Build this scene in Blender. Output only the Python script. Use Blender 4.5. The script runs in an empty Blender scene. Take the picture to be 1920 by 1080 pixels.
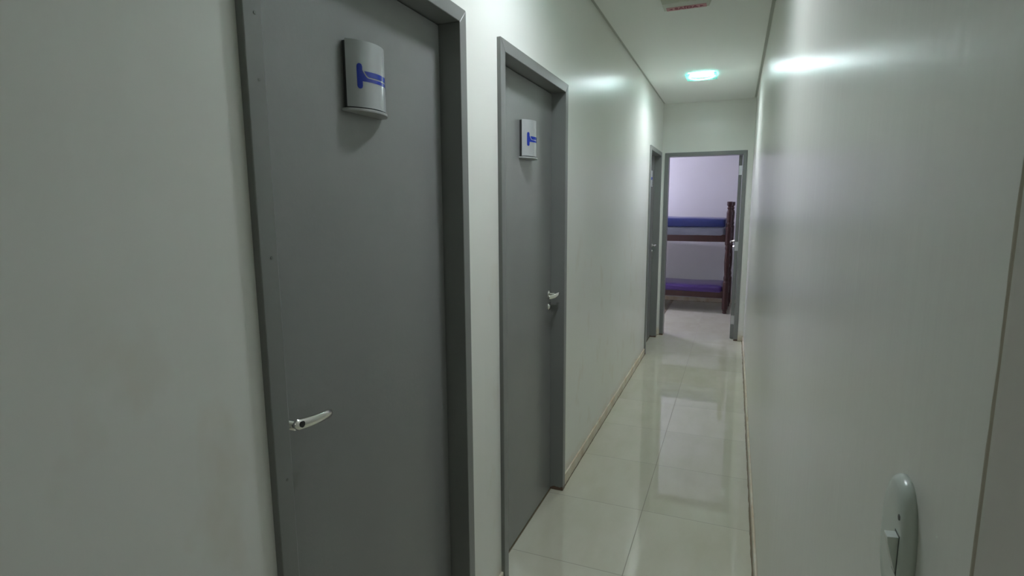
import bpy, bmesh, math, random
from mathutils import Vector, Matrix
random.seed(3)
S = bpy.context.scene
COL = S.collection
PI = math.pi

# ------------------------------------------------------------------ camera
F_PX, YAW, PITCH, ROLL = 1030.3, 0.3831, 0.1473, -0.0056
CX, CZ = 0.7923, 1.5
cy, sy, cp, sp, cr, sr = math.cos(YAW), math.sin(YAW), math.cos(PITCH), math.sin(PITCH), math.cos(ROLL), math.sin(ROLL)
fwd = Vector((-sy*cp, cy*cp, -sp)); rgt = Vector((cy, sy, 0)); upv = rgt.cross(fwd)
r2 = cr*rgt + sr*upv; u2 = -sr*rgt + cr*upv
cd = bpy.data.cameras.new('camera'); cam = bpy.data.objects.new('camera', cd); COL.objects.link(cam)
cd.sensor_width = 36.0; cd.lens = F_PX/1920*36.0; cd.clip_start = 0.02; cd.clip_end = 60
M = Matrix.Identity(4)
for i in range(3):
    M[i][0] = r2[i]; M[i][1] = u2[i]; M[i][2] = -fwd[i]
M[0][3] = CX; M[1][3] = 0.0; M[2][3] = CZ
cam.matrix_world = M
S.camera = cam

# ------------------------------------------------------------------ world, exposure
w = bpy.data.worlds.new('world'); S.world = w; w.use_nodes = True
w.node_tree.nodes['Background'].inputs[0].default_value = (0.02, 0.022, 0.025, 1)
w.node_tree.nodes['Background'].inputs[1].default_value = 1.0
S.view_settings.view_transform = 'Standard'; S.view_settings.look = 'None'
S.view_settings.gamma = 1.0; S.view_settings.use_curve_mapping = False
S.view_settings.exposure = 1.6
S.cycles.max_bounces = 12; S.cycles.diffuse_bounces = 8; S.cycles.glossy_bounces = 6

# dimensions
W, H, D = 0.944, 2.610, 6.498      # corridor width, ceiling height, end wall
NEAR = 0.406                        # where the right wall turns the corner
WT = 0.14
DW, DH, FW, FP = 0.838, 2.080, 0.042, 0.015
LEAF_X = -0.055
DOORS = [(0.735, 0.735+DW), (1.838, 1.838+DW), (5.545, 5.545+DW)]
EX0, EX1 = 0.034, 0.886

# lamps: (x, y, strength, colour)
COOL = (0.94, 0.97, 1.05)
LAMPS = [(0.468, 5.18, 55.0, (0.925, 0.975, 1.05), 'square glass-framed ceiling downlight, lit, near the end wall'),
         (0.468, 1.78, 45.0, COOL, 'lit square downlight in the near ceiling above the first two doors'),
         (1.30, -1.0, 17.0, (1.0, 0.96, 1.0), 'added fill downlight in the unseen ceiling behind the viewer')]  # unseen hall lamp, added to brighten the near walls
BED_LAMP = (-1.62, 8.13, 2.47, 430.0, (0.78, 0.74, 1.0))

# ------------------------------------------------------------------ helpers
def mat(name, col, rough=0.5, metal=0.0, spec=0.5, coat=0.0, coat_r=0.05):
    m = bpy.data.materials.new(name); m.use_nodes = True
    b = m.node_tree.nodes['Principled BSDF']
    b.inputs['Base Color'].default_value = (*col, 1); b.inputs['Roughness'].default_value = rough
    b.inputs['Metallic'].default_value = metal; b.inputs['Specular IOR Level'].default_value = spec
    b.inputs['Coat Weight'].default_value = coat; b.inputs['Coat Roughness'].default_value = coat_r
    return m
def N(m, t, **kw):
    n = m.node_tree.nodes.new(t)
    for k, v in kw.items():
        if hasattr(n, k) and not k[0].isupper(): setattr(n, k, v)
    return n
def L(m, a, b): m.node_tree.links.new(a, b)
def bs(m): return m.node_tree.nodes['Principled BSDF']
def pos(m):
    n = N(m, 'ShaderNodeNewGeometry'); return n.outputs['Position']
def mapped(m, vec, scale):
    n = N(m, 'ShaderNodeMapping'); n.inputs['Scale'].default_value = scale; L(m, vec, n.inputs['Vector']); return n.outputs[0]
def noise(m, vec, scale, detail=3, rough=0.5):
    n = N(m, 'ShaderNodeTexNoise'); n.inputs['Scale'].default_value = scale; n.inputs['Detail'].default_value = detail
    n.inputs['Roughness'].default_value = rough; L(m, vec, n.inputs['Vector']); return n.outputs['Fac']
def ramp(m, fac, stops):
    n = N(m, 'ShaderNodeValToRGB'); e = n.color_ramp.elements
    while len(e) < len(stops): e.new(0.5)
    for i, (p, c) in enumerate(stops):
        e[i].position = p; e[i].color = (c, c, c, 1) if isinstance(c, (int, float)) else (*c, 1)
    L(m, fac, n.inputs['Fac']); return n.outputs['Color']
def mix(m, fac, a, b, blend='MIX'):
    n = N(m, 'ShaderNodeMix'); n.data_type = 'RGBA'; n.blend_type = blend
    for s, v in ((n.inputs['Factor'], fac), (n.inputs['A'], a), (n.inputs['B'], b)):
        pass
    ins = [n.inputs[0], n.inputs[6], n.inputs[7]]
    for s, v in zip(ins, (fac, a, b)):
        if isinstance(v, (int, float)): s.default_value = v
        elif isinstance(v, tuple): s.default_value = (*v, 1)
        else: L(m, v, s)
    return n.outputs[2]
def math_(m, op, a, b=0.0, c=0.0, clamp=False):
    n = N(m, 'ShaderNodeMath'); n.operation = op; n.use_clamp = clamp
    for s, v in zip(n.inputs, (a, b, c)):
        if isinstance(v, (int, float)): s.default_value = v
        else: L(m, v, s)
    return n.outputs[0]
def sep(m, vec):
    n = N(m, 'ShaderNodeSeparateXYZ'); L(m, vec, n.inputs[0]); return n.outputs
def bump(m, h, strength, dist, normal=None):
    n = N(m, 'ShaderNodeBump'); n.inputs['Strength'].default_value = strength; n.inputs['Distance'].default_value = dist
    L(m, h, n.inputs['Height'])
    if normal: L(m, normal, n.inputs['Normal'])
    L(m, n.outputs[0], bs(m).inputs['Normal']); return n.outputs[0]

def box(bm, x0, x1, y0, y1, z0, z1, mtx=None):
    vs = [bm.verts.new((x, y, z)) for x in (x0, x1) for y in (y0, y1) for z in (z0, z1)]
    if mtx:
        for v in vs: v.co = mtx @ v.co
    for f in ((0,1,3,2), (4,6,7,5), (0,4,5,1), (2,3,7,6), (0,2,6,4), (1,5,7,3)):
        bm.faces.new([vs[i] for i in f])
    return vs
def prism(bm, pts, a, b, axis='x'):
    """pts: polygon in the two other axes (y,z for x; x,z for y; x,y for z), extruded from a to b along axis"""
    def P(t, p):
        return {'x': (t, p[0], p[1]), 'y': (p[0], t, p[1]), 'z': (p[0], p[1], t)}[axis]
    A = [bm.verts.new(P(a, p)) for p in pts]; B = [bm.verts.new(P(b, p)) for p in pts]
    n = len(pts)
    bm.faces.new(A); bm.faces.new(B[::-1])
    for i in range(n): bm.faces.new((A[i], B[i], B[(i+1) % n], A[(i+1) % n]))
def lathe(bm, prof, seg=24, c=(0, 0, 0), axis='z', cap=True):
    rings = []
    for r, h in prof:
        ring = []
        for i in range(seg):
            a = 2*PI*i/seg; u, v = r*math.cos(a), r*math.sin(a)
            p = {'z': (u, v, h), 'x': (h, u, v), 'y': (u, h, v)}[axis]
            ring.append(bm.verts.new((c[0]+p[0], c[1]+p[1], c[2]+p[2])))
        rings.append(ring)
    for A, B in zip(rings, rings[1:]):
        for i in range(seg): bm.faces.new((A[i], A[(i+1) % seg], B[(i+1) % seg], B[i]))
    if cap: bm.faces.new(rings[0][::-1]); bm.faces.new(rings[-1])
def sweep(bm, path, sect):
    """path: list of (point, side vector, up vector); sect(i) -> list of (s, u) offsets"""
    rings = []
    for i, (p, s, u) in enumerate(path):
        rings.append([bm.verts.new(Vector(p)+Vector(s)*a+Vector(u)*b) for a, b in sect(i)])
    n = len(rings[0])
    for A, B in zip(rings, rings[1:]):
        for i in range(n): bm.faces.new((A[i], A[(i+1) % n], B[(i+1) % n], B[i]))
    bm.faces.new(rings[0][::-1]); bm.faces.new(rings[-1])
def obj(name, bm, m, parent=None, bevel=0.0, smooth=False, seg=2, sub=0):
    bmesh.ops.recalc_face_normals(bm, faces=bm.faces)
    me = bpy.data.meshes.new(name); bm.to_mesh(me); bm.free()
    if smooth:
        for p in me.polygons: p.use_smooth = True
    o = bpy.data.objects.new(name, me); COL.objects.link(o); me.materials.append(m)
    if parent: o.parent = parent
    if bevel:
        b = o.modifiers.new('bevel', 'BEVEL'); b.width = bevel; b.segments = seg; b.limit_method = 'ANGLE'; b.angle_limit = math.radians(40)
        for p in me.polygons: p.use_smooth = True
        wn = o.modifiers.new('wn', 'WEIGHTED_NORMAL'); wn.keep_sharp = True
    if sub:
        s = o.modifiers.new('sub', 'SUBSURF'); s.levels = sub; s.render_levels = sub
    return o
def tag(o, label, cat, group=None, kind=None):
    o['label'] = label; o['category'] = cat
    if group: o['group'] = group
    if kind: o['kind'] = kind
    return o
def thing(name, loc=(0, 0, 0), rz=0.0):
    o = bpy.data.objects.new(name, None); COL.objects.link(o); o.location = loc; o.rotation_euler = (0, 0, rz); o.empty_display_size = 0.1
    return o
def nb(): return bmesh.new()

# ------------------------------------------------------------------ materials
def wall_mat(name, axis, col=(0.79, 0.80, 0.757), corner=None, stains=False, rough=0.27):
    m = mat(name, col, rough, spec=0.5)
    p = pos(m); s = sep(m, p)
    # mottled paint, faint discolouring, roller streaks running down the wall
    n1 = noise(m, p, 1.3, 4)
    c = mix(m, ramp(m, n1, [(0.35, 0.0), (0.7, 1.0)]), col, tuple(v*k for v, k in zip(col, (0.97, 0.965, 0.94))))
    if stains:
        n2 = noise(m, mapped(m, p, (1, 1.6, 1.0)), 4.5, 3)
        st = math_(m, 'MULTIPLY', ramp(m, n2, [(0.60, 0.0), (0.74, 1.0)]), ramp(m, s[2], [(0.25, 1.0), (0.60, 0.0)]))
        zlow = math_(m, 'SUBTRACT', 1.0, math_(m, 'MULTIPLY', math_(m, 'SUBTRACT', s[2], 1.2), 4.0, clamp=True), clamp=True)
        st = math_(m, 'MULTIPLY', ramp(m, n2, [(0.57, 0.0), (0.72, 1.0)]), zlow)
        c = mix(m, math_(m, 'MULTIPLY', st, 0.30), c, (0.62, 0.55, 0.42))
    # grime just above the skirting
    zz = math_(m, 'SUBTRACT', 1.0, math_(m, 'MULTIPLY', math_(m, 'SUBTRACT', s[2], 0.055), 14.0, clamp=True), clamp=True)
    n3 = noise(m, mapped(m, p, (1, 1, 2.5)), 7, 4)
    c = mix(m, math_(m, 'MULTIPLY', math_(m, 'MULTIPLY', zz, ramp(m, n3, [(0.35, 0.0), (0.7, 1.0)])), 0.55), c, (0.60, 0.48, 0.30))
    if corner is not None:
        d = math_(m, 'ABSOLUTE', math_(m, 'SUBTRACT', s[1], corner))
        n4 = noise(m, mapped(m, p, (1, 1, 0.5)), 14, 4)
        wdt = math_(m, 'MULTIPLY', n4, 0.0075)
        ln = math_(m, 'MULTIPLY', math_(m, 'LESS_THAN', d, wdt), math_(m, 'LESS_THAN', s[0], W+0.0012))
        c = mix(m, math_(m, 'MULTIPLY', ln, 0.6), c, (0.33, 0.26, 0.15))
    L(m, c, bs(m).inputs['Base Color'])
    sc = (18, 18, 0.35)
    h1 = noise(m, mapped(m, p, sc), 1.0, 3, 0.55)
    h2 = noise(m, p, 55, 2)
    h = math_(m, 'ADD', math_(m, 'MULTIPLY', h1, 1.0), math_(m, 'MULTIPLY', h2, 0.12))
    bump(m, h, 0.45, 0.0020)
    return m
M_WL = wall_mat('paint_left', 'x', stains=True, rough=0.30)
M_WR = wall_mat('paint_right', 'x', corner=NEAR)
M_WE = wall_mat('paint_end', 'y')
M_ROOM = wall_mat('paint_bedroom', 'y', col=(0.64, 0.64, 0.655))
M_HALL = wall_mat('paint_hall', 'y', col=(0.74, 0.75, 0.74))
M_CEIL = mat('ceiling_paint', (0.855, 0.875, 0.83), 0.55)
_h = noise(M_CEIL, pos(M_CEIL), 30, 3); bump(M_CEIL, _h, 0.15, 0.002)
M_GAP = mat('gap_paint', (0.52, 0.54, 0.49), 0.7)

def floor_mat():
    m = mat('porcelain_floor', (0.70, 0.69, 0.60), 0.08, spec=0.95)
    p = pos(m); s = sep(m, p)
    T = 0.5248; X0 = 0.43706; Y0 = 2.07347
    u = math_(m, 'DIVIDE', math_(m, 'SUBTRACT', s[0], X0), T); v = math_(m, 'DIVIDE', math_(m, 'SUBTRACT', s[1], Y0), T)
    def seamd(t):
        f = math_(m, 'FRACT', math_(m, 'ADD', t, 100.5)); return math_(m, 'ABSOLUTE', math_(m, 'SUBTRACT', f, 0.5))
    du, dv = seamd(u), seamd(v)
    g = math_(m, 'MAXIMUM', math_(m, 'LESS_THAN', du, 0.0032), math_(m, 'MULTIPLY', math_(m, 'LESS_THAN', dv, 0.0034), 0.85))
    comb = N(m, 'ShaderNodeCombineXYZ'); L(m, math_(m, 'FLOOR', math_(m, 'ADD', u, 100.0)), comb.inputs[0]); L(m, math_(m, 'FLOOR', math_(m, 'ADD', v, 100.0)), comb.inputs[1])
    wn = N(m, 'ShaderNodeTexWhiteNoise'); wn.noise_dimensions = '3D'; L(m, comb.outputs[0], wn.inputs['Vector'])
    off = N(m, 'ShaderNodeVectorMath'); off.operation = 'MULTIPLY_ADD'
    L(m, wn.outputs['Color'], off.inputs[0]); off.inputs[1].default_value = (9, 9, 9); L(m, p, off.inputs[2])
    vein = noise(m, mapped(m, off.outputs[0], (5.0, 2.2, 1)), 1.3, 5, 0.6)
    c = mix(m, ramp(m, vein, [(0.38, 0.0), (0.66, 1.0)]), (0.61, 0.605, 0.49), (0.565, 0.56, 0.435))
    val = math_(m, 'MULTIPLY_ADD', wn.outputs['Value'], 0.05, 0.965)
    hsv = N(m, 'ShaderNodeHueSaturation'); L(m, c, hsv.inputs['Color']); L(m, val, hsv.inputs['Value'])
    c = mix(m, g, hsv.outputs[0], (0.25, 0.23, 0.17))
    # brown grime collected along the skirting lines
    n = noise(m, p, 9, 4)
    inc = math_(m, 'MULTIPLY', math_(m, 'GREATER_THAN', s[1], 0.2), math_(m, 'LESS_THAN', s[1], 6.49))
    wid = math_(m, 'MULTIPLY', n, 0.011)
    eR = math_(m, 'MULTIPLY', math_(m, 'GREATER_THAN', s[0], math_(m, 'SUBTRACT', W-0.010, wid)), math_(m, 'LESS_THAN', s[0], W+0.01))
    eL = math_(m, 'MULTIPLY', math_(m, 'LESS_THAN', s[0], math_(m, 'ADD', 0.0085, math_(m, 'MULTIPLY', n, 0.007))), math_(m, 'GREATER_THAN', s[0], -0.01))
    for a_, b_ in DOORS:
        ins_ = math_(m, 'MULTIPLY', math_(m, 'GREATER_THAN', s[1], a_+0.01), math_(m, 'LESS_THAN', s[1], b_-0.01))
        eL = math_(m, 'MULTIPLY', eL, math_(m, 'SUBTRACT', 1.0, ins_))
    e = math_(m, 'MULTIPLY', math_(m, 'MAXIMUM', eR, eL), inc)
    # dark line of dirt where a door leaf meets the tiles
    e = math_(m, 'MAXIMUM', e, math_(m, 'MULTIPLY', math_(m, 'LESS_THAN', s[0], LEAF_X+0.004), math_(m, 'GREATER_THAN', s[0], LEAF_X-0.04)))
    c = mix(m, math_(m, 'MULTIPLY', e, 0.8), c, (0.13, 0.085, 0.04))
    L(m, c, bs(m).inputs['Base Color'])
    rr = math_(m, 'MULTIPLY_ADD', noise(m, p, 3, 3), 0.03, 0.02)
    L(m, math_(m, 'MAXIMUM', rr, math_(m, 'MULTIPLY', g, 0.6)), bs(m).inputs['Roughness'])
    hb = math_(m, 'SUBTRACT', math_(m, 'MULTIPLY', noise(m, p, 2.2, 2), 0.25), g)
    bump(m, hb, 0.2, 0.0010)
    return m
M_FLOOR = floor_mat()

def base_mat():
    m = mat('skirting', (0.72, 0.68, 0.56), 0.35)
    p = pos(m); s = sep(m, p)
    n = noise(m, p, 8, 4); n2 = noise(m, p, 40, 3)
    lo = math_(m, 'LESS_THAN', s[2], math_(m, 'MULTIPLY', n2, 0.009))
    c = mix(m, math_(m, 'MULTIPLY', ramp(m, n, [(0.40, 0.0), (0.68, 1.0)]), 0.75), (0.72, 0.68, 0.56), (0.55, 0.42, 0.25))
    spot = ramp(m, n2, [(0.70, 0.0), (0.76, 1.0)])
    c = mix(m, math_(m, 'MULTIPLY', spot, 0.6), c, (0.30, 0.17, 0.08))
    c = mix(m, math_(m, 'MULTIPLY', lo, 0.85), c, (0.12, 0.075, 0.035))
    L(m, c, bs(m).inputs['Base Color'])
    return m
M_BASE = base_mat()

def door_mat(name, col, rough, dirt=False):
    m = mat(name, col, rough, spec=0.5)
    p = pos(m); s = sep(m, p)
    n = noise(m, p, 3, 4)
    c = mix(m, ramp(m, n, [(0.3, 0.0), (0.75, 1.0)]), col, tuple(v*0.93 for v in col))
    if dirt:
        n2 = noise(m, p, 30, 4)
        lo = math_(m, 'LESS_THAN', s[2], math_(m, 'MULTIPLY', n2, 0.035))
        c = mix(m, math_(m, 'MULTIPLY', lo, 0.85), c, (0.10, 0.045, 0.02))
    L(m, c, bs(m).inputs['Base Color'])
    h = math_(m, 'ADD', noise(m, p, 90, 3, 0.6), math_(m, 'MULTIPLY', noise(m, mapped(m, p, (6, 6, 0.7)), 3, 3), 1.5))
    bump(m, h, 0.25, 0.0012)
    return m
M_LEAF = door_mat('grey_enamel_leaf', (0.225, 0.230, 0.222), 0.26)
M_FRAME = door_mat('grey_enamel_frame', (0.21, 0.217, 0.207), 0.32, dirt=True)
M_CHROME = mat('chrome', (0.80, 0.79, 0.76), 0.14, metal=1.0)
M_STEEL = mat('zinc_steel', (0.72, 0.73, 0.75), 0.35, metal=0.8)
M_BLACK = mat('black_reflection', (0.012, 0.012, 0.014), 0.35)
M_SCREW = mat('painted_screw', (0.17, 0.175, 0.165), 0.45)
M_SIGN = mat('silver_grey_plastic', (0.40, 0.42, 0.418), 0.13, spec=0.7)
M_SIGNCAP = mat('sign_end_cap', (0.36, 0.37, 0.36), 0.35)
M_SIGNBACK = mat('sign_back_shade', (0.06, 0.062, 0.06), 0.5)
M_BLUE = mat('blue_vinyl', (0.008, 0.032, 0.34), 0.22)
def glass_plate_mat():
    m = bpy.data.materials.new('frosted_aqua_glass'); m.use_nodes = True; nt = m.node_tree
    b = nt.nodes['Principled BSDF']; b.inputs['Base Color'].default_value = (0.20, 0.60, 0.52, 1); b.inputs['Roughness'].default_value = 0.15
    tr = nt.nodes.new('ShaderNodeBsdfTransparent'); tr.inputs[0].default_value = (0.68, 0.95, 0.90, 1)
    tl = nt.nodes.new('ShaderNodeBsdfTranslucent'); tl.inputs[0].default_value = (0.55, 0.97, 0.88, 1)
    m1 = nt.nodes.new('ShaderNodeMixShader'); m1.inputs[0].default_value = 0.10; nt.links.new(b.outputs[0], m1.inputs[1]); nt.links.new(tl.outputs[0], m1.inputs[2])
    m2 = nt.nodes.new('ShaderNodeMixShader'); m2.inputs[0].default_value = 0.55; nt.links.new(m1.outputs[0], m2.inputs[1]); nt.links.new(tr.outputs[0], m2.inputs[2])
    nt.links.new(m2.outputs[0], nt.nodes['Material Output'].inputs[0]); return m
M_GLASS = glass_plate_mat()
M_REFL = mat('lamp_reflector', (0.9, 0.92, 0.9), 0.25)
M_SWITCH = mat('switch_plastic', (0.62, 0.68, 0.63), 0.24)
M_ROCKER = mat('switch_rocker', (0.72, 0.78, 0.73), 0.25)
M_DARKHOLE = mat('screw_slot', (0.10, 0.11, 0.10), 0.6)
M_EXITBODY = mat('exit_light_housing', (0.60, 0.62, 0.52), 0.35)
M_EXITFACE = mat('exit_light_lens', (0.58, 0.27, 0.27), 0.3)
M_RED = mat('red_lettering', (0.26, 0.01, 0.03), 0.4)
def emis(name, col, st):
    m = bpy.data.materials.new(name); m.use_nodes = True; nt = m.node_tree
    nt.nodes.remove(nt.nodes['Principled BSDF']); e = nt.nodes.new('ShaderNodeEmission')
    e.inputs[0].default_value = (*col, 1); e.inputs[1].default_value = st
    nt.links.new(e.outputs[0], nt.nodes['Material Output'].inputs[0]); return m
def wood_mat():
    m = mat('varnished_mahogany', (0.08, 0.02, 0.016), 0.38, coat=0.1)
    p = pos(m)
    n = noise(m, mapped(m, p, (30, 30, 2.5)), 1.0, 4)
    L(m, mix(m, n, (0.055, 0.013, 0.011), (0.022, 0.007, 0.006)), bs(m).inputs['Base Color'])
    return m
M_WOOD = wood_mat()
def cloth(name, a, b, r=0.7):
    m = mat(name, a, r); p = pos(m)
    n = noise(m, mapped(m, p, (2, 2, 6)), 3, 4)
    L(m, mix(m, n, a, b), bs(m).inputs['Base Color']); bump(m, noise(m, mapped(m, p, (3, 3, 9)), 3, 4), 0.35, 0.012)
    bs(m).inputs['Sheen Weight'].default_value = 0.15
    return m
M_SHEETB = cloth('blue_sheet', (0.008, 0.020, 0.16), (0.005, 0.014, 0.10), 0.38)
M_GREYM = cloth('grey_mattress_ticking', (0.20, 0.21, 0.26), (0.14, 0.15, 0.20))
M_PURPLE = cloth('purple_cover', (0.045, 0.010, 0.15), (0.032, 0.007, 0.105), 0.38)

# ------------------------------------------------------------------ the setting
def struct(name, bm, m, label=None, bevel=0.0, cat='wall'):
    o = obj(name, bm, m, bevel=bevel); o['kind'] = 'structure'
    if label: o['label'] = label; o['category'] = cat
    return o
RX0, RX1, RY0, RY1 = -2.9, 1.55, D+0.13, 9.02      # bedroom
HX1, HY0 = 2.7, -2.3                               # hall the viewer stands in

bm = nb(); box(bm, RX0-0.1, HX1+0.1, HY0-0.1, RY1+0.1, -0.08, 0.0)
struct('floor', bm, M_FLOOR, 'glossy cream porcelain tile floor of the corridor and bedroom', cat='floor')

def slab(bm, x0, x1, y0, y1, z0, z1, holes):
    ys = sorted({y0, y1, *[h[2] for h in holes], *[h[3] for h in holes]}); 
    for a, b in zip(ys, ys[1:]):
        hs = sorted([h for h in holes if h[2] < b-1e-6 and h[3] > a+1e-6])
        x = x0
        for h in hs:
            box(bm, x, h[0], a, b, z0, z1); x = h[1]
        box(bm, x, x1, a, b, z0, z1)
HOLE = 0.105
lh = [(x-HOLE, x+HOLE, y-HOLE, y+HOLE) for x, y, *_ in LAMPS]
GAPW = 0.020
bm = nb(); slab(bm, GAPW, W-GAPW, NEAR, D-0.006, H, H+0.05, lh[:2])
slab(bm, GAPW, HX1, HY0, NEAR, H, H+0.05, lh[2:])
struct('ceiling', bm, M_CEIL, 'flat white corridor ceiling with shadow gaps along both walls', cat='ceiling')
bm = nb(); box(bm, RX0, RX1, RY0, RY1, H, H+0.05)
struct('ceiling.001', bm, M_CEIL, 'white ceiling of the bedroom behind the open door', cat='ceiling')
# shadow-gap channels between ceiling slab and walls
for i, (x0, x1, y0, y1) in enumerate(((-0.0, GAPW, NEAR, D), (W-GAPW, W, NEAR, D), (GAPW, W-GAPW, D-0.006, D))):
    bm = nb(); box(bm, x0, x1, y0, y1, H+0.009, H+0.05)
    side = ('left', 'right', 'end')[i]
    struct('trim_%d' % (i+1), bm, M_GAP, 'grey shadow gap between ceiling and %s wall' % side, cat='trim')

# left wall with three door openings (and on past the viewer)
bm = nb(); y = HY0
for a, b in DOORS:
    box(bm, -WT, 0, y, a+0.012, 0, H+0.06); box(bm, -WT, 0, a+0.012, b-0.012, DH-0.012, H+0.06); y = b-0.012
box(bm, -WT, 0, y, D+0.13, 0, H+0.06)
struct('wall_left', bm, M_WL, 'glossy off-white left wall holding the three closed grey doors')
# right wall: long side plus the end that turns the corner towards the hall
bm = nb(); prism(bm, [(W, D), (W, NEAR), (HX1, NEAR), (HX1, NEAR+WT), (W+WT, NEAR+WT), (W+WT, D)], 0, H+0.06, 'z')
struct('wall_right', bm, M_WR, 'glossy off-white right wall with a brown-stained vertical corner line', bevel=0.003)
# end wall with the doorway
bm = nb()
box(bm, -0.0, EX0+0.012, D, D+0.13, 0, H+0.06); box(bm, EX1-0.012, RX1, D, D+0.13, 0, H+0.06)
box(bm, EX0+0.012, EX1-0.012, D, D+0.13, DH-0.010, H+0.06); box(bm, RX0, -WT, D, D+0.13, 0, H+0.06)
struct('wall_end', bm, M_WE, 'off-white end wall around the open bedroom doorway')
# bedroom shell
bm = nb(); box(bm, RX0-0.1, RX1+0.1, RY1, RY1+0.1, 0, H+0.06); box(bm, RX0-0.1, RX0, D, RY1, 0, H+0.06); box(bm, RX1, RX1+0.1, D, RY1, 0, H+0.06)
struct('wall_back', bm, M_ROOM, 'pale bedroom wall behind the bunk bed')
# hall shell behind the viewer
bm = nb(); box(bm, -WT, HX1+0.1, HY0-0.1, HY0, 0, H+0.06); box(bm, HX1, HX1+0.1, HY0, NEAR, 0, H+0.06)
struct('wall_near', bm, M_HALL, 'plain off-white wall of the hall behind the viewer')

BH, BT = 0.062, 0.009
def baseboard(side, segs, label):
    bm = nb()
    for x0, x1, y0, y1 in segs: box(bm, x0, x1, y0, y1, 0, BH)
    struct('baseboard_'+side, bm, M_BASE, label, bevel=0.0015, cat='baseboard')
baseboard('left', [(0, BT, HY0, DOORS[0][0]-0.001), (0, BT, DOORS[0][1]+0.001, DOORS[1][0]-0.001), (0, BT, DOORS[1][1]+0.001, DOORS[2][0]-0.001), (0, BT, DOORS[2][1]+0.001, D)], 'low cream tile skirting along the left wall, stained brown')
baseboard('right', [(W-BT, W, NEAR, D)], 'low cream tile skirting along the right wall, grimy at the floor')
baseboard('end', [(BT, EX0-0.001, D-BT, D), (EX1+0.001, W-BT, D-BT, D)], 'short cream skirting pieces either side of the bedroom doorway')
baseboard('back', [(RX0, RX1, RY1-BT, RY1)], 'cream skirting at the foot of the bedroom back wall')

# ------------------------------------------------------------------ doors
def frame_parts(parent, a, b, front, back, place):
    """frame in local (u along wall, z up, t out of wall); three mitred members; place(t,u,z)->world"""
    def member(poly):
        bm = nb(); A = [bm.verts.new(place(front, u, z)) for u, z in poly]; B = [bm.verts.new(place(back, u, z)) for u, z in poly]
        n = len(poly); bm.faces.new(A); bm.faces.new(B[::-1])
        for i in range(n): bm.faces.new((A[i], B[i], B[(i+1) % n], A[(i+1) % n]))
        return bm
    j = [member([(a, 0), (a+FW, 0), (a+FW, DH-FW), (a, DH)]), member([(b-FW, 0), (b, 0), (b, DH), (b-FW, DH-FW)])]
    o1 = obj('door_jamb', j[0], M_FRAME, parent, bevel=0.0025); o2 = obj('door_jamb', j[1], M_FRAME, parent, bevel=0.0025)
    o3 = obj('door_head', member([(a, DH), (a+FW, DH-FW), (b-FW, DH-FW), (b, DH)]), M_FRAME, parent, bevel=0.0025)
    return o1, o2, o3

def lever(parent_leaf, yp, z, sgn, droop, name='lever_handle'):
    """curved flat lever on the left-wall doors; sgn = +1 points to +y"""
    x0 = LEAF_X
    bm = nb(); lathe(bm, [(0.024, x0), (0.024, x0+0.004), (0.021, x0+0.008), (0.009, x0+0.009), (0.0085, x0+0.046)], 28, (0, yp, z), 'x')
    o_r = obj('handle_rose', bm, M_CHROME, parent_leaf, smooth=True)
    bm = nb(); path = []; NN = 22
    for i in range(NN+1):
        t = i/NN
        yy = yp + sgn*(-0.012 + 0.124*t)
        xx = x0+0.052 + 0.003*math.sin(t*PI) - 0.013*t**2.4
        zz = z + 0.006 - droop*t
        dx = -0.013*2.4*t**1.4 + 0.003*PI*math.cos(t*PI); tn = Vector((dx, sgn*0.132, 0)).normalized()
        nrm = Vector((0, 0, 1)).cross(tn); nrm = nrm if nrm.x > 0 else -nrm
        path.append(((xx, yy, zz), (0, 0, 1), nrm))
    def sect(i):
        t = i/NN; hh = 0.0125 if t > 0.08 else 0.0125*math.sqrt(max(0.1, t/0.08)); hh *= 1-0.12*t
        if t > 0.9: hh *= 1-0.25*(t-0.9)/0.1
        th = 0.0045
        return [(-hh, -th*0.4), (-hh*0.8, th*0.55), (0, th*0.9), (hh*0.8, th*0.55), (hh, -th*0.4), (hh*0.8, -th), (-hh*0.8, -th)]
    sweep(bm, path, sect); o_l = obj(name, bm, M_CHROME, parent_leaf, smooth=True)
    bm = nb(); lathe(bm, [(0.0066, x0+0.054), (0.0066, x0+0.0585)], 20, (0, yp+sgn*0.006, z+0.004), 'x')
    o_k = obj('handle_dark_reflection', bm, M_BLACK, parent_leaf)  # black disc stands in for a dark reflection at the pivot
    # key cylinder below
    bm = nb(); lathe(bm, [(0.019, x0), (0.019, x0+0.004), (0.010, x0+0.006), (0.010, x0+0.009)], 24, (0, yp, z-0.062), 'x')
    obj('keyhole_escutcheon', bm, M_CHROME, parent_leaf, smooth=True)

def left_door(i, a, b, label, handle_side):
    d = thing('door_%d' % i, (0, a, 0)); d['kind'] = 'structure'; d['label'] = label; d['category'] = 'door'
    P = Matrix.Translation((0, -a, 0))
    fr = frame_parts(d, a, b, FP, -0.10, lambda t, u, z: (t, u, z))
    # raised stop behind the leaf
    bm = nb(); box(bm, LEAF_X-0.036, LEAF_X, a+FW+0.003, b-FW-0.003, 0.006, DH-FW-0.003)
    leaf = obj('door_leaf', bm, M_LEAF, d, bevel=0.0015)
    hy = a+FW+0.040 if handle_side < 0 else b-FW-0.040
    lever(leaf, hy, 1.063, -handle_side, 0.018 if i == 1 else 0.003)
    if i == 1:
        for sz in (1.83, 1.72, 1.41, 0.98):
            bm = nb(); lathe(bm, [(0.0032, FP-0.0005), (0.0028, FP+0.0009)], 12, (0, a+FW*0.62, sz), 'x'); obj('screw_head', bm, M_SCREW, fr[0])
    for o in list(d.children): o.location = (0, -a, 0)
    return d
left_door(1, *DOORS[0], 'large near grey door on the left, with the bigger-looking bed sign', -1)
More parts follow.
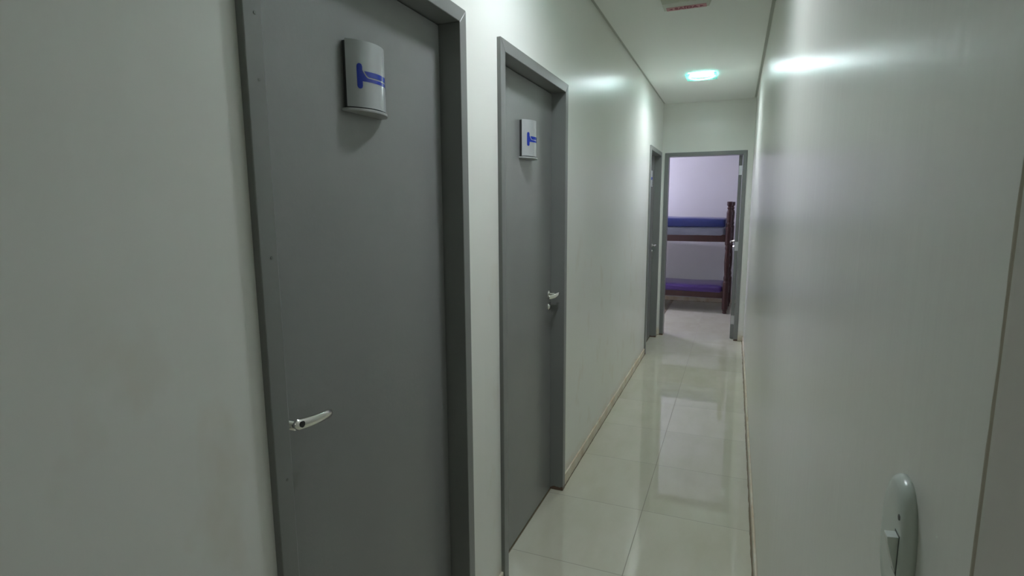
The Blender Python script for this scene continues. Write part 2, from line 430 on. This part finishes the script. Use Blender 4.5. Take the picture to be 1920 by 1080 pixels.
left_door(2, *DOORS[1], 'middle grey door on the left wall, seen to its foot', +1)
left_door(3, *DOORS[2], 'far narrow-looking grey door next to the end wall', +1)

# open bedroom door in the end wall
d4 = thing('door_4', (EX0, D, 0)); d4['kind'] = 'structure'; d4['label'] = 'grey-framed bedroom doorway with its door swung open inward'; d4['category'] = 'door'
fr = frame_parts(d4, EX0, EX1, -FP, 0.115, lambda t, u, z: (u, D+t, z))
bm = nb(); lx = EX1-FW-0.004
box(bm, lx-0.035, lx, D+0.075, D+0.075+0.76, 0.006, DH-FW-0.004)
leaf4 = obj('door_leaf', bm, M_LEAF, d4, bevel=0.0015)
for hz in (1.875, 1.05, 0.22):
    bm = nb(); box(bm, lx-0.032, lx-0.004, D+0.0715, D+0.0748, hz-0.05, hz+0.05)
    lathe(bm, [(0.006, hz-0.05), (0.006, hz+0.05)], 12, (lx+0.001, D+0.066, 0), 'z')
    h = obj('hinge', bm, M_STEEL, leaf4)
fx = lx-0.035; hy = D+0.075+0.76-0.05
bm = nb(); lathe(bm, [(0.022, 0), (0.022, -0.006), (0.009, -0.008), (0.009, -0.045)], 20, (fx, hy, 1.063), 'x')
obj('handle_rose', bm, M_CHROME, leaf4, smooth=True)
bm = nb(); box(bm, fx-0.052, fx-0.040, hy-0.115, hy+0.012, 1.051, 1.075); obj('lever_handle', bm, M_CHROME, leaf4, bevel=0.004)
bm = nb(); lathe(bm, [(0.019, 0), (0.019, -0.005), (0.010, -0.007), (0.010, -0.02)], 20, (fx, hy, 0.999), 'x'); obj('keyhole_escutcheon', bm, M_CHROME, leaf4, smooth=True)
for o in list(d4.children): o.location = (-EX0, -D, 0)

# ------------------------------------------------------------------ bed pictogram signs on the doors
def door_sign(y0, z0, label):
    """curved sign, its far long edge and near long edge on the door leaf; origin at lower near corner"""
    t = thing('door_sign', (LEAF_X, y0, z0)); tag(t, label, 'sign', 'bed pictogram signs on the grey doors')
    SW, SH, BU, OFF = 0.146, 0.148, 0.034, 0.012
    R = ((SW/2)**2+BU**2)/(2*BU); c = (OFF+BU-R, SW/2); am = math.asin(min(1, SW/2/R))
    def arc(s, dr=0.0):  # s 0..1 along the arc
        an = -am+2*am*s
        return (c[0]+(R+dr)*math.cos(an), c[1]+(R+dr)*math.sin(an))
    K = 32
    bm = nb(); poly = [arc(i/K) for i in range(K+1)] + [arc(1-i/K, -0.003) for i in range(K+1)]
    prism(bm, poly, 0.0, SH, 'z'); o = obj('sign_panel', bm, M_SIGN, t, smooth=False)
    for p in o.data.polygons: p.use_smooth = abs(p.normal.z) < 0.5
    o.modifiers.new('es', 'EDGE_SPLIT').split_angle = math.radians(30)
    # back plate, its dark colour standing in for shade in the slot
    bm = nb(); box(bm, 0.0, OFF-0.0015, 0.006, SW-0.006, -0.004, SH-0.002); obj('sign_back', bm, M_SIGNBACK, t)
    # D-shaped end cap below, a little larger than the panel
    bm = nb(); poly = [arc(i/K, 0.0035) for i in range(K+1)]; poly = [(0.0, poly[0][1]-0.002)] + poly + [(0.0, poly[-1][1]+0.002)]
    prism(bm, poly, -0.0095, -0.0030, 'z'); obj('end_cap', bm, M_SIGNCAP, t, bevel=0.0012)
    bm = nb(); poly = [arc(i/K, -0.0035) for i in range(K+1)]; poly = [(OFF-0.0012, poly[0][1])] + poly + [(OFF-0.0012, poly[-1][1])]
    prism(bm, poly, SH-0.002, SH-0.0005, 'z'); obj('end_cap', bm, M_SIGNCAP, t)
    # pictogram: u = arc length from near edge, v = height
    AL = 2*am*R
    def strip(bm, lo, hi, u0, u1, n=16, dr=0.0006):
        rows = []
        for i in range(n+1):
            u = u0+(u1-u0)*i/n; x, y = arc(u/AL, dr); rows.append((bm.verts.new((x, y, lo(u))), bm.verts.new((x, y, hi(u)))))
        for A, B in zip(rows, rows[1:]): bm.faces.new((A[0], B[0], B[1], A[1]))
    bm = nb(); r = 0.0068; uc = 0.0310; zb, zt = 0.041, 0.097
    cap = lambda u: math.sqrt(max(0, r*r-(u-uc)**2))
    strip(bm, lambda u: zb+r-cap(u), lambda u: zt-r+cap(u), uc-r, uc+r, 14)               # headboard post
    sm = lambda q: q*q*(3-2*q)
    ug = 0.104
    def top(u):
        q = min(1, max(0, (u-uc-r*0.9)/0.017)); return 0.0845*(1-q)**2 + 0.0660*(1-(1-q)**2)
    strip(bm, lambda u: 0.0580, top, uc+r*0.6, 0.140, 30)                                    # body of the bed
    def low(u):
        q = min(1, max(0, (u-uc-r-0.004)/0.014)); return (0.082*(1-q)**2 + 0.0687*(1-(1-q)**2))
    strip(bm, low, lambda u: 0.0812, uc+r+0.0045, ug-0.0015, 24)                             # blanket
    strip(bm, low, lambda u: 0.0812, ug+0.0015, 0.140, 12)
    uc2 = 0.145
    cap2 = lambda u: math.sqrt(max(0, r*r-(u-uc2)**2))
    strip(bm, lambda u: zb+0.004+r-cap2(u), lambda u: 0.091-r+cap2(u), uc2-r, uc2+r, 14)
    obj('bed_pictogram', bm, M_BLUE, t, smooth=True)
    return t
door_sign(1.071, 1.7295, 'curved grey bed-pictogram sign on the large near door')
door_sign(2.190, 1.709, 'curved grey bed-pictogram sign on the middle door')
door_sign(5.78, 1.705, 'small-looking grey sign on the far door by the end wall')

# ------------------------------------------------------------------ ceiling downlights
def downlight(x, y, st, col, label):
    t = thing('ceiling_downlight', (x, y, H)); tag(t, label, 'ceiling light')
    h = 0.125; r = 0.098; K = 48
    bm = nb(); zt, zb = -0.016, -0.023
    def ringsq(z, rad):
        sq, ci = [], []
        for i in range(K):
            a = 2*PI*i/K+PI/4; c, s = math.cos(a), math.sin(a); k = h/max(abs(c), abs(s))
            sq.append(bm.verts.new((c*k, s*k, z))); ci.append(bm.verts.new((c*rad, s*rad, z)))
        return sq, ci
    s0, c0 = ringsq(zb, r); s1, c1 = ringsq(zt, r)
    for i in range(K):
        j = (i+1) % K
        for q in ((s0[i], s0[j], c0[j], c0[i]), (s1[i], c1[i], c1[j], s1[j]), (s0[i], s1[i], s1[j], s0[j]), (c0[i], c0[j], c1[j], c1[i])): bm.faces.new(q)
    obj('glass_frame', bm, M_GLASS, t, bevel=0.0015)
    bm = nb(); lathe(bm, [(r+0.001, 0.0), (r-0.002, 0.028), (r+0.004, 0.030), (r+0.004, 0.0)], K, cap=False); obj('reflector', bm, M_REFL, t, smooth=True)
    bm = nb(); lathe(bm, [(0.001, 0.0265), (r-0.004, 0.0265), (r-0.004, 0.029), (0.001, 0.029)], K, cap=False)
    obj('diffuser', bm, emis('lamp_glow', col, st), t)
    return t
for a in LAMPS: downlight(*a)
# bare bulb lamp of the bedroom
bx, by, bz, bst, bcol = BED_LAMP
t = thing('ceiling_lamp', (bx, by, H)); tag(t, 'bare bulb ceiling lamp lighting the bedroom', 'ceiling light')
bm = nb(); lathe(bm, [(0.05, 0), (0.045, -0.02), (0.02, -0.03), (0.02, -0.07)], 24); obj('lamp_holder', bm, M_REFL, t, smooth=True)
bm = nb(); zc = bz-H; lathe(bm, [(0.045*math.sin(a), zc+0.045*math.cos(a)) for a in [PI*(i+0.5)/12 for i in range(12)]], 20); obj('bulb', bm, emis('bulb_glow', bcol, bst), t, smooth=True)

# ------------------------------------------------------------------ exit light on the ceiling
t = thing('emergency_exit_light', (0.489, 3.28, H)); tag(t, 'pale ceiling-mounted exit light with red SAÍDA lettering', 'exit sign')
bm = nb()
def frustum(bm, b, tt, z0, z1):
    A = [bm.verts.new((x, y, z0)) for x, y in b]; B = [bm.verts.new((x, y, z1)) for x, y in tt]
    bm.faces.new(A); bm.faces.new(B[::-1])
    for i in range(4): bm.faces.new((A[i], B[i], B[(i+1) % 4], A[(i+1) % 4]))
rc = lambda x0, x1, y0, y1: [(x0, y0), (x1, y0), (x1, y1), (x0, y1)]
frustum(bm, rc(-0.118, 0.118, -0.045, 0.070), rc(-0.130, 0.130, -0.062, 0.075), -0.038, -0.004)
obj('housing', bm, M_EXITBODY, t, bevel=0.003)
bm = nb(); box(bm, -0.128, 0.128, -0.060, 0.074, -0.004, 0.0); obj('mounting_plate', bm, M_GAP, t)
bm = nb(); box(bm, -0.104, 0.106, 0.018, 0.069, -0.0395, -0.0375); obj('lens', bm, M_EXITFACE, t, bevel=0.0005)
cu = bpy.data.curves.new('txt', 'FONT'); cu.body = 'SAÍDA'; cu.size = 0.041; cu.align_x = 'CENTER'; cu.align_y = 'CENTER'; cu.extrude = 0.0004; cu.offset = 0.0016; cu.space_character = 1.08
to = bpy.data.objects.new('txt', cu); COL.objects.link(to)
dg = bpy.context.evaluated_depsgraph_get(); me = bpy.data.meshes.new_from_object(to.evaluated_get(dg)); bpy.data.objects.remove(to)
me.materials.clear(); me.materials.append(M_RED)
lt = bpy.data.objects.new('lettering', me); COL.objects.link(lt); lt.parent = t
# read from below by someone facing +y
lt.rotation_euler = (PI, 0, 0); lt.location = (0.0, 0.044, -0.0399)
for s in (-1, 1):
    bm = nb(); q = [(s*0.090, 0.044), (s*0.072, 0.056), (s*0.072, 0.032)]; prism(bm, q, -0.0404, -0.0396, 'z')
    obj('arrow_mark', bm, M_RED, t)

# ------------------------------------------------------------------ light switch on the right wall
SWY, SWZ = 0.541, 1.208
t = thing('light_switch', (W, SWY, SWZ)); tag(t, 'rounded pale green-white light switch on the near right wall', 'light switch')
hw, hh, th = 0.037, 0.058, 0.010
def oval(k, n=40, ex=2.6):
    pts = []
    for i in range(n):
        a = 2*PI*i/n; c, s = math.cos(a), math.sin(a)
        pts.append(((hw*k[0])*math.copysign(abs(c)**(2/ex), c), (hh*k[1])*math.copysign(abs(s)**(2/1.9), s)))
    return pts
bm = nb(); rings = []
for d, k in ((0, (1, 1)), (-0.004, (1, 1)), (-0.008, (0.93, 0.955)), (-0.0098, (0.86, 0.88)), (-0.0100, (0.7, 0.6))):
    rings.append([bm.verts.new((d, y, z)) for y, z in oval(k)])
for A, B in zip(rings, rings[1:]):
    n = len(A)
    for i in range(n): bm.faces.new((A[i], A[(i+1) % n], B[(i+1) % n], B[i]))
bm.faces.new(rings[0][::-1]); bm.faces.new(rings[-1])
obj('switch_plate', bm, M_SWITCH, t, smooth=True)
bm = nb(); box(bm, -0.0104, -0.0085, -0.0255, -0.0125, -0.020, 0.016); obj('rocker_slot', bm, M_DARKHOLE, t)
bm = nb(); prism(bm, [(-0.0095, 0.0145), (-0.0185, 0.0135), (-0.0180, 0.0085), (-0.0110, -0.018), (-0.0095, -0.018)], -0.0245, -0.0135, 'y')
obj('rocker', bm, M_ROCKER, t, bevel=0.0006)
for zz in (0.030, -0.034):
    bm = nb(); lathe(bm, [(0.0026, -0.0104), (0.0026, -0.0090)], 16, (0, -0.019, zz), 'x'); obj('screw_head', bm, M_DARKHOLE, t)

# ------------------------------------------------------------------ bunk bed in the bedroom
BA = math.radians(-2.7)
bed = thing('bunk_bed', (0.723, 8.114, 0), BA); tag(bed, 'dark red-brown wooden bunk bed in the bedroom past the open door', 'bunk bed')
BL, BWD = 1.95, 0.64     # post centre to centre
def post_prof(top):
    P = [(0.022, 0), (0.030, 0.006), (0.026, 0.03), (0.034, 0.05), (0.034, 0.06)]
    sec = [(0.040, 0.065), (0.040, 0.44), (0.030, 0.46), (0.036, 0.50), (0.027, 0.54), (0.033, 0.62), (0.036, 0.72), (0.033, 0.82), (0.027, 0.88), (0.036, 0.92), (0.030, 0.95),
           (0.040, 0.965), (0.040, 1.20), (0.030, 1.215), (0.037, 1.245), (0.030, 1.27), (0.035, 1.32), (0.037, 1.40), (0.032, 1.425), (0.022, 1.44), (0.033, 1.462), (0.022, 1.478), (0.026, 1.49), (0.037, 1.50), (0.037, 1.545), (0.030, 1.549)]
    return P+sec
for px_, py_ in ((0, 0), (0, BWD), (-BL, 0), (-BL, BWD)):
    bm = nb(); lathe(bm, post_prof(1.549), 20, (px_, py_, 0)); obj('post', bm, M_WOOD, bed, smooth=False)
for z0, z1 in ((0.215, 0.315), (1.000, 1.100)):
    for py_ in (0, BWD):
        bm = nb(); box(bm, -BL+0.02, -0.02, py_-0.014, py_+0.014, z0, z1); obj('side_rail', bm, M_WOOD, bed, bevel=0.004)
    for px_ in (0, -BL):
        bm = nb(); box(bm, px_-0.014, px_+0.014, 0.02, BWD-0.02, z0, z1); obj('end_rail', bm, M_WOOD, bed, bevel=0.004)
    bm = nb(); box(bm, -BL+0.03, -0.03, 0.015, BWD-0.015, z0+0.045, z0+0.06); obj('bed_base', bm, M_WOOD, bed)
for px_ in (0, -BL):
    for zz in (0.62, 0.78, 1.38):
        bm = nb(); box(bm, px_-0.010, px_+0.010, 0.02, BWD-0.02, zz-0.02, zz+0.02); obj('end_slat', bm, M_WOOD, bed, bevel=0.003)
def mattress(name, x0, x1, y0, y1, z0, z1, m, parent=None, seed=0, amp=0.008, crown=0.012):
    rnd = random.Random(seed); bm = nb(); NX, NY, NZ = 26, 10, 4
    vs = {}
    ph = [rnd.uniform(0, 6.28) for _ in range(6)]
    def P(i, j, k):
        u, v, q = i/NX, j/NY, k/NZ
        x = x0+(x1-x0)*u; y = y0+(y1-y0)*v; z = z0+(z1-z0)*q
        e = min(u*(x1-x0), (1-u)*(x1-x0), v*(y1-y0), (1-v)*(y1-y0))
        rd = 0.022
        if e < rd and k in (0, NZ):
            z += (-1 if k else 1)*(rd-e)*0.5
        if k == NZ: z += crown*math.sin(PI*v)*0.6 + amp*(math.sin(x*5+ph[0])+0.6*math.sin(x*11+ph[1]))*0.6
        if j == 0: y += amp*math.sin(x*9+ph[2])*q - 0.010*math.sin(PI*q)
        return (x, y, z)
    def V(i, j, k):
        if (i, j, k) not in vs: vs[(i, j, k)] = bm.verts.new(P(i, j, k))
        return vs[(i, j, k)]
    for i in range(NX):
        for j in range(NY):
            for k in (0, NZ): bm.faces.new((V(i, j, k), V(i+1, j, k), V(i+1, j+1, k), V(i, j+1, k)))
        for k in range(NZ):
            for j in (0, NY): bm.faces.new((V(i, j, k), V(i+1, j, k), V(i+1, j, k+1), V(i, j, k+1)))
    for j in range(NY):
        for k in range(NZ):
            for i in (0, NX): bm.faces.new((V(i, j, k), V(i, j+1, k), V(i, j+1, k+1), V(i, j, k+1)))
    return obj(name, bm, m, parent, smooth=True, sub=1)
g = 'mattresses on the bunk bed'
mt = thing('mattress', (0.723, 8.114, 1.062), BA); tag(mt, 'grey mattress with a blue sheet on the top bunk', 'mattress', g)
mattress('mattress_core', -BL+0.045, -0.050, -0.012, BWD-0.02, 0.002, 0.150, M_GREYM, mt, 1, 0.004)
mattress('blue_sheet', -BL+0.036, -0.042, -0.022, BWD-0.01, 0.130, 0.268, M_SHEETB, mt, 2, 0.008)
mp = thing('mattress', (0.723, 8.114, 0.276), BA); tag(mp, 'thin purple-covered mattress on the bottom bunk', 'mattress', g)
mattress('purple_cover', -BL+0.045, -0.045, -0.018, BWD-0.01, 0.001, 0.118, M_PURPLE, mp, 3, 0.006)
